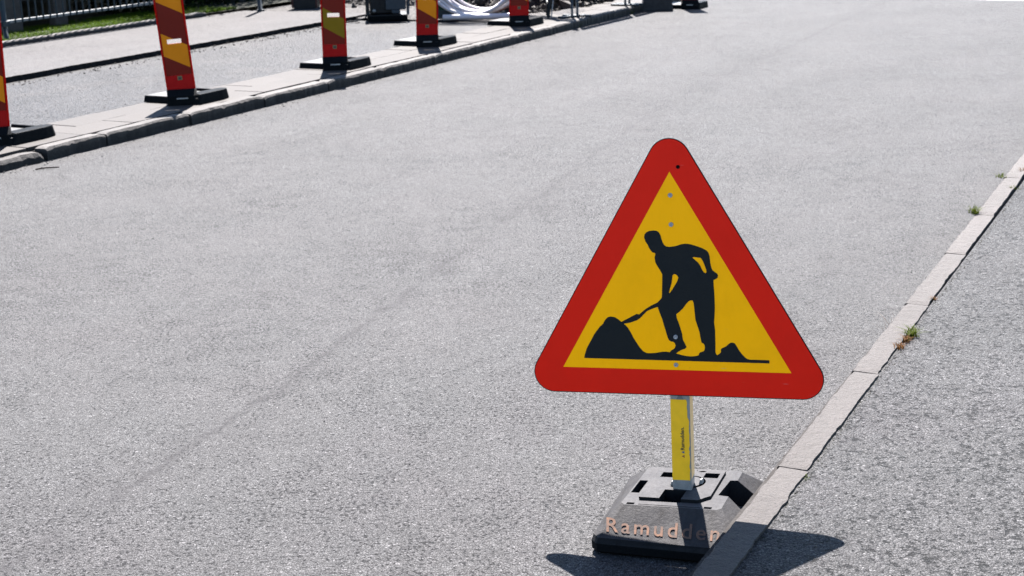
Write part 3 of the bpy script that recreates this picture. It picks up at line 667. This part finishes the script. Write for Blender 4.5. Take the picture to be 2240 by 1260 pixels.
def blades(name, pts, mat, hmin, hmax, w, lean, seed, parent=None, segs=2):
    rg = random.Random(seed); v = []; f = []
    for p in pts:
        h = rg.uniform(hmin, hmax); a = rg.uniform(0, 2 * math.pi); ln = rg.uniform(.1, 1) * lean
        dx, dy = math.cos(a), math.sin(a); wx, wy = -dy * w / 2, dx * w / 2; n0 = len(v)
        for s in range(segs):
            q = s / segs; o_ = ln * h * q * q * 1.3; ww = 1 - q * .5
            zz = h * q * (1 - .25 * ln * q)
            v += [(p[0] + dx * o_ + wx * ww, p[1] + dy * o_ + wy * ww, p[2] + zz), (p[0] + dx * o_ - wx * ww, p[1] + dy * o_ - wy * ww, p[2] + zz)]
        v.append((p[0] + dx * ln * h * 1.3, p[1] + dy * ln * h * 1.3, p[2] + h * (1 - .3 * ln)))
        for s in range(segs - 1): f.append((n0 + 2 * s, n0 + 2 * s + 1, n0 + 2 * s + 3, n0 + 2 * s + 2))
        k = n0 + 2 * (segs - 1); f.append((k, k + 1, n0 + 2 * segs))
    return mesh(name, v, f, mat, parent)
rg = random.Random(11); pts = []
for i in range(30000):
    u_ = rg.uniform(2.5, 10.1); v_ = rg.uniform(-6.7, -5.56) if rg.random() < .8 else rg.uniform(-5.62, -5.53)
    if noise.noise(Vector((u_ * 2.2, v_ * 3, 0))) > -.35 + rg.uniform(-.2, .2): pts.append(W(u_, v_, .172))
tag(blades('grass', pts, M['grass'], .025, .065, .006, .8, 1), kind='stuff')
def tuft(u_, v_, z, n, rad, h, mat, label, seed, lean=1.0, w=.0038):
    rg = random.Random(seed); p0 = W(u_, v_, z)
    pts = [(rg.gauss(0, rad), rg.gauss(0, rad * .6), 0) for i in range(n)]
    o = blades('grass_tuft', pts, mat, h * .4, h, w, lean, seed, segs=3); o.location = p0; o.rotation_euler = (0, 0, ROADROT)
    tag(o, label=label, cat='weed', group='weeds growing in the kerb joints'); return o
tuft(.46, 6.955, .128, 80, .020, .060, M['weed'], 'bushy green grass tuft across the near kerb, upper of the two big ones', 1, 1.2)
tuft(-1.83, 7.09, .122, 100, .018, .050, M['weed'], 'green grass tuft at the pavement side of the near kerb, lower right', 2, 1.4)
tuft(-1.91, 7.085, .122, 45, .012, .040, M['weed_dry'], 'small reddish dry weed directly below the green kerb tuft', 3, 1.2)
tuft(-2.01, 7.078, .122, 45, .014, .035, M['weed_dry'], 'dry brown weed, lowest of the three growing together behind the kerb', 4, 1.4)
tuft(1.50, 6.94, .128, 45, .022, .035, M['weed'], 'low green weed in the kerb joint nearest the right edge', 5, 1.4)
tuft(1.76, 7.04, .122, 40, .022, .04, M['weed_dry'], 'dry weed between kerb and pavement close to the right edge', 6, 1.3)
tuft(1.22, 7.05, .122, 25, .02, .03, M['weed'], 'tiny green weed beside the kerb below the dry one at the right edge', 16, 1.3)
tuft(-1.27, 7.075, .120, 22, .010, .03, M['weed_dry'], 'tiny brown weed in the gap behind the kerb, above the green tuft', 7, 1.2)
tuft(-1.55, 6.965, .0, 16, .02, .16, M['weed_dry'], 'thin wispy dry grass on the road side of the near kerb', 8, .9, w=.0012)
tuft(-3.42, 7.095, .120, 9, .008, .016, M['weed'], 'dark little weed in the gap behind the kerb above the foot block', 9, 1.2)
tuft(10.26, .03, .0, 90, .045, .11, M['weed'], 'yellow-green weed at the foot of the far kerb beside the barrier', 10, 1.1, w=.008)
tuft(12.2, .05, .0, 50, .03, .11, M['weed'], 'small green weed in the shade of the steel barrier', 12, 1.1, w=.008)

# hedge made tall so that its shade covers the verge behind the path's end
def leafcloud(name, parent, mat, n, fn, size, seed):
    rg = random.Random(seed); v = []; f = []
    for i in range(n):
        p = fn(rg)
        a = Vector((rg.gauss(0, 1), rg.gauss(0, 1), rg.gauss(0, 1))).normalized(); b = a.orthogonal().normalized(); c_ = a.cross(b)
        s = size * rg.uniform(.6, 1.3); k = len(v); v += [p - b * s, p + c_ * s * .45, p + b * s, p - c_ * s * .45]; f.append((k, k + 1, k + 2, k + 3))
    return mesh(name, v, f, mat, parent)
M['leaf'] = blade_mat('hedge_leaf', (0.010, 0.018, 0.006), (0.006, 0.012, 0.004))
hd = empty('hedge', W(11.4, -6.9, .15), 0, label='dark leafy hedge behind the end of the footpath, made tall to shade the verge', cat='hedge')
def hp(rg):
    u_ = rg.uniform(-2.4, 5.5); v_ = rg.uniform(-.9, .85) + .12 * noise.noise(Vector((u_ * 2, 0, 0))); z = rg.uniform(0.02, 2.3)
    return W(11.4 + u_, -6.9 + v_, .15 + z) - W(11.4, -6.9, .15)
leafcloud('foliage', hd, M['leaf'], 26000, hp, .05, 3)
for k in range(7):
    q = W(9.6 + k, -6.9, .1) - W(11.4, -6.9, .15)
    MB().tube([q, q + Vector((.05, 0, 1.0)), q + Vector((-.05, .05, 1.9))], [.035, .028, .012], 7).build('stem', M['board'], hd)
M['maroon'] = plain('dark_red_paint', (0.035, 0.007, 0.006), .5)
bx = empty('skip', W(10.95, -4.85, .12), math.atan2(-.05, 1), label='dark red steel box standing behind the footpath next to the pole', cat='container')
MB().prism([(-.17, 0.0), (.17, 0.0), (.22, .42), (-.22, .42)], -.16, .22, axis='y').build('body', M['dark'], bx, bevel=.008)
MB().box(-.24, .24, -.19, .25, .42, .46).build('rim', M['maroon'], bx, bevel=.005)
for s in (-.185, .185): MB().box(s - .014, s + .014, -.178, -.162, .02, .42).build('rib', M['maroon'], bx)
MB().box(-.16, .16, -.176, -.164, .24, .41).build('side_panel', M['maroon'], bx)

# ------------------------------------------------------------------ works area
# plate compactor
mc = empty('compactor', (-1.66, 20.42, .10), R(6), label='dark petrol plate compactor with blue-grey cover beside the gravel', cat='machine')
MB().prism([(-.22, .07), (-.17, 0), (.20, 0), (.25, .07), (.25, .085), (-.22, .085)], -.28, .28, axis='x').build('base_plate', M['dark'], mc, bevel=.006)
MB().box(-.24, .10, -.18, .20, .10, .42).build('engine', M['dark'], mc, bevel=.02)
MB().box(-.30, -.25, -.20, .2, .08, .44).build('frame_side', M['dark'], mc, bevel=.01)
M['bluegrey'] = plain('blue_grey_paint', (0.018, 0.030, 0.042), .4)
MB().box(-.02, .26, -.235, -.185, .15, .335).build('belt_cover', M['bluegrey'], mc, bevel=.012)
MB().box(.06, .18, -.235, .02, .10, .15).build('exciter', M['bluegrey'], mc, bevel=.01)
M['tank'] = plain('olive_tank', (0.08, 0.08, 0.02), .4)
MB().box(.06, .20, -.17, .1, .34, .46).build('tank', M['tank'], mc, bevel=.02)
MB().tube([(.285, -.16, .07), (.30, -.17, .30), (.27, -.14, .46), (.24, .3, .95), (-.24, .3, .95), (-.27, -.14, .46)], .020, 8).build('handle', M['bluegrey'], mc, smooth=True)
MB().tube([(-.08, -.205, .345), (-.02, -.215, .352)], .014, 8).build('bolt_head', M['rail'], mc)
MB().tube([(-.20, -.24, .145), (-.165, -.25, .15)], .020, 8).build('knob', M['rail'], mc)
MB().tube([(-.24, -.2, .14), (-.32, -.25, .05), (-.45, -.2, .012), (-.62, -.35, .012)], .012, 6).build('hose', M['dark'], mc)
for x in (-.15, -.05, .05): MB().box(x, x + .04, -.195, -.182, .16, .38).build('cooling_fin', M['dark'], mc)
# green crate
M['green'] = plain('green_plastic', (0.0, 0.035, 0.02), .4)
gc = empty('crate', (-.80, 20.55, .10), R(3), label='green plastic crate with dark blue base left of the white pipe coil', cat='crate')
mb = MB().box(-.24, .28, -.02, .0, .10, .40).box(-.24, .28, .30, .32, .10, .40).box(-.24, -.22, 0, .30, .10, .40).box(.26, .28, 0, .30, .10, .40)
mb.build('walls', M['green'], gc); MB().box(-.25, .29, -.03, .33, .0, .10).build('base', M['bluegrey'], gc, bevel=.006)
MB().box(-.26, .30, -.04, .34, .38, .41).build('rim', M['green'], gc, bevel=.006)
# coil of white pipe, leaning
M['pipe'] = plain('white_pipe', (0.48, 0.45, 0.46), .45, wear=.12)
M['pipe_red'] = plain('red_striped_pipe', (0.20, 0.07, 0.07), .4, wear=.1)
cl = empty('pipe_coil', (-.36, 20.30, .10), R(-4), label='large loose coil of white plastic pipe standing behind the marker boards', cat='pipe coil')
rc = random.Random(4)
for k in range(9):
    rad = .62 - .035 * (k % 4) + rc.uniform(-.02, .02); xo = .02 * k - .06 + rc.uniform(-.03, .03); yo = -.16 + .045 * k
    tilt = R(14 + rc.uniform(-5, 5)); pts = []
    for j in range(44):
        a = 2 * math.pi * j / 44; x = rad * 1.05 * math.cos(a); z = rad * math.sin(a)
        wob = .02 * math.sin(3 * a + k)
        pts.append((xo + x, yo + z * math.sin(tilt) + wob, rad + z * math.cos(tilt) + .055 + .012 * (k % 4)))
    MB().tube(pts, .024, 8, closed=True).build('pipe_loop', M['pipe_red'] if k == 8 else M['pipe'], cl, smooth=True)
# lying pipe under the coil
lp = empty('pipe', (-.40, 19.98, .10), R(-3), label='short white pipe lying on the ground under the pipe coil', cat='pipe')
MB().tube([(-.46, 0, .045), (-.2, .01, .045), (.15, .0, .045), (.42, .03, .045), (.55, .12, .045)], .040, 12).build('pipe', M['pipe'], lp, smooth=True)
# trestle leg
tr = empty('trestle', (.60, 19.95, .09), R(0), label='black folding trestle standing at the edge of the rubble heap', cat='trestle')
MB().tube([(0, 0, 0), (.10, .05, .75)], .022, 8).build('leg', M['dark'], tr); MB().tube([(.045, -.015, 0.02), (.13, .03, .70)], .009, 6).build('brace', M['galv'], tr)
MB().tube([(0, .45, 0), (.10, .2, .75)], .022, 8).build('leg', M['dark'], tr); MB().tube([(.10, .04, .75), (.10, .21, .75)], .025, 8).build('crossbar', M['dark'], tr)
# rubble heap
def lump(n, sx, sy, sz, amp, seed, cx, cy, z0, mat, name, label, cat):
    v = []; f = []
    for j in range(n + 1):
        for i_ in range(n + 1):
            a, b = i_ / n * 2 - 1, j / n * 2 - 1; r2 = math.hypot(a, b)
            h = max(0, 1 - r2 ** 1.6); q = Vector((a * sx * 2.2, b * sy * 2.2, seed))
            z = h * sz + (noise.noise(q) * .5 + noise.noise(q * 3.1) * .3 + noise.noise(q * 8) * .17) * amp * min(1, h * 6)
            v.append((a * sx, b * sy, z - .03))
    for j in range(n):
        for i_ in range(n): k = j * (n + 1) + i_; f.append((k, k + 1, k + n + 2, k + n + 1))
    o = mesh(name, v, f, mat); o.location = (cx, cy, z0); o.rotation_euler = (0, 0, ROADROT); return tag(o, label=label, cat=cat)
M['rubble'] = asphalt('rubble_soil', 26, .16, .34, .04, tint=(1.0, .93, .87), relief=.03, patch=.3, gloss=.85)
c1 = W(12.9, -1.75, .09); lump(90, 1.75, .95, .85, .28, 2.0, c1.x, c1.y, .09, M['rubble'], 'rubble_heap', 'brown-grey heap of broken rubble behind the barrier', 'rubble heap')
c3 = W(13.2, -3.9, .10); lump(80, 1.8, 1.6, .9, .25, 9.0, c3.x, c3.y, .1, M['rubble'], 'gravel_heap', 'grey gravel heap behind the compactor and pipe coil', 'gravel heap')
# loose stones
def stones(name, n, fn, mat, smin, smax, seed):
    rg = random.Random(seed); v = []; f = []
    ico = [(0, 0, 1), (.9, 0, .2), (.3, .85, .25), (-.7, .55, .15), (-.75, -.5, .2), (.25, -.9, .15), (0, 0, -.8)]
    tri = [(0, 1, 2), (0, 2, 3), (0, 3, 4), (0, 4, 5), (0, 5, 1), (6, 2, 1), (6, 3, 2), (6, 4, 3), (6, 5, 4), (6, 1, 5)]
    for i in range(n):
        p, k = fn(rg); s = rg.uniform(smin, smax) * k; q = Quaternion((rg.gauss(0, 1), rg.gauss(0, 1), rg.gauss(0, 1), rg.gauss(0, 1))).normalized()
        m0 = len(v)
        for c_ in ico: v.append(p + q @ (Vector(c_) * s * rg.uniform(.75, 1.2)))
        f += [tuple(m0 + j for j in t3) for t3 in tri]
    return tag(mesh(name, v, f, mat), kind='stuff')
M['stone_light'] = granite('broken_stone', (.36, .32, .29), scale=.5)
M['stone_dark'] = plain('dark_chip', (.02, .02, .022), .7)
def heap(cx, cv, rx, rv, top):
    def fn(rg):
        a = rg.uniform(0, 6.28); r = rg.random() ** .6
        p = W(cx + rx * r * math.cos(a), cv + rv * r * math.sin(a), .1); p.z += max(0, top * (1 - r ** 1.6)) - .01
        return p, (1.0 if rg.random() < .8 else 2.2)
    return fn
stones('rubble', 1100, heap(12.7, -1.7, 2.0, 1.1, .85), M['stone_light'], .02, .07, 5)
stones('rubble', 900, heap(13.1, -3.9, 2.0, 1.9, .9), M['stone_light'], .015, .05, 6)
stones('grit', 500, lambda rg: (W(rg.uniform(-1.5, 9.6), rg.uniform(-3.2, -2.85), .09), 1), M['stone_light'], .006, .016, 7)
stones('grit', 1400, lambda rg: (W(rg.uniform(-1.5, 10.3), rg.uniform(-3.1, -.72), .086), .8 if rg.random() < .97 else 1.4), M['stone_light'], .003, .007, 8)
stones('grit', 600, lambda rg: (W(rg.uniform(-1.5, 12), .10 + abs(rg.gauss(0, .11)), .002), .9), M['stone_dark'], .003, .009, 9)
stones('grit', 150, lambda rg: (W(rg.uniform(-5.5, 6), rg.uniform(.5, 6.95), .002), .7), M['stone_dark'], .0025, .006, 10)
stones('grit', 1500, lambda rg: (W(rg.uniform(-6.5, 4), 7.083 + abs(rg.gauss(0, .012)), .121), .8), M['soil'], .002, .006, 23)
stones('grit', 700, lambda rg: (W(rg.uniform(-6.5, 6), 6.97 - .008 * 0 - abs(rg.gauss(0, .02)), .0), .8), M['stone_dark'], .002, .005, 24)
stones('grit', 160, lambda rg: (W(rg.uniform(-5.5, 3), 7.09 + abs(rg.gauss(0, .05)), .122), .7), M['stone_dark'], .002, .006, 13)
# black cables lying over the rubble
for i, (pp, lb) in enumerate([([(11.4, -1.0, .25), (12.0, -1.1, .62), (12.4, -1.6, .9), (12.6, -2.3, .8)], 'black cable looping over the top of the rubble heap'),
              ([(11.1, -.75, .13), (11.5, -1.0, .3), (12.0, -.85, .35), (12.6, -.9, .42)], 'black cable lying low across the front of the rubble heap')]):
    q = [W(*a) for a in pp]; pts = []
    for s_ in range(len(q) - 1):
        for j in range(6):
            t_ = j / 6; pts.append(q[s_].lerp(q[s_ + 1], t_) + Vector((0, 0, .03 * math.sin(t_ * math.pi))))
    o = MB().tube(pts, .018, 7).build('cable', M['dark'], None, smooth=True, label=lb, cat='cable')
# pale sheet of sand behind the barrier
c4 = W(11.35, -.55, .095); lump(40, .75, .30, .07, .05, 21.0, c4.x, c4.y, .095, M['path'], 'sand_pile', 'low pile of pale sand behind the steel barrier', 'sand')

# steel barriers
def barrier(p, q, label):
    d = q - p; L = d.length; b = empty('barrier', p, math.atan2(d.y, d.x), label=label, cat='barrier', group='steel barriers round the works')
    for x in (.03, L - .03):
        MB().tube([(x, 0, 0.03), (x, 0, 1.1)], .019, 10).build('post', M['galv_dull'], b, smooth=True)
        MB().box(x - .03, x + .03, -.22, .22, 0.0, .03).build('foot', M['galv_dull'], b, bevel=.006)
    for z in (.36, 1.09): MB().tube([(.03, 0, z), (L - .03, 0, z)], .017, 8).build('rail', M['galv_dull'], b)
    MB().box(.06, L - .06, -.006, .006, .46, .70).build('panel', M['board_red'], b)
    MB().box(.06, L - .06, -.006, .006, .78, 1.05).build('panel', M['board_red'], b)
    s0 = MB().tube([(0, 0, .36), (0, 0, 1.09)], .007, 6).build('bar', M['galv_dull'], b); s0.location = (.12, 0, 0)
    x = .24
    while x < L - .06: share('bar', s0, b, (x, 0, 0)); x += .12
    return b
barrier(W(10.68, -.13, .10), W(12.40, -.10, .10), 'steel barrier on the far kerb, nearer of the two in line')
barrier(W(12.50, -.10, .10), W(14.3, -.08, .10), 'steel barrier on the far kerb, farther of the two in line')
barrier(W(10.58, -.13, .10), W(11.7, -2.2, .10), 'steel barrier turning away from the kerb towards the rubble')
# concrete block
cb = empty('concrete_block', (2.30, 21.78, 0), R(-2), label='dark grey tapered concrete block on the road beside the farthest marker board', cat='block')
MB().prism([(-.24, 0), (.24, 0), (.20, .30), (-.17, .30)], -.12, .25, axis='y').build('body', plain('dark_concrete', (.03, .03, .032), .85, wear=.3, bump=.004), cb, bevel=.012)
MB().tube([(-.08, .06, .29), (-.08, .06, .38), (.06, .06, .38), (.06, .06, .29)], .01, 6).build('lifting_eye', M['galv'], cb)

# twig and chips by the kerb
tw = MB().tube([W(.04, .31, .008), W(.10, .36, .012), W(.17, .42, .008)], [.006, .006, .004], 6).build('twig', plain('twig_bark', (.04, .03, .025), .9), None)
tag(tw, label='short dark twig lying on the road by the broken kerb stone at the left', cat='twig')
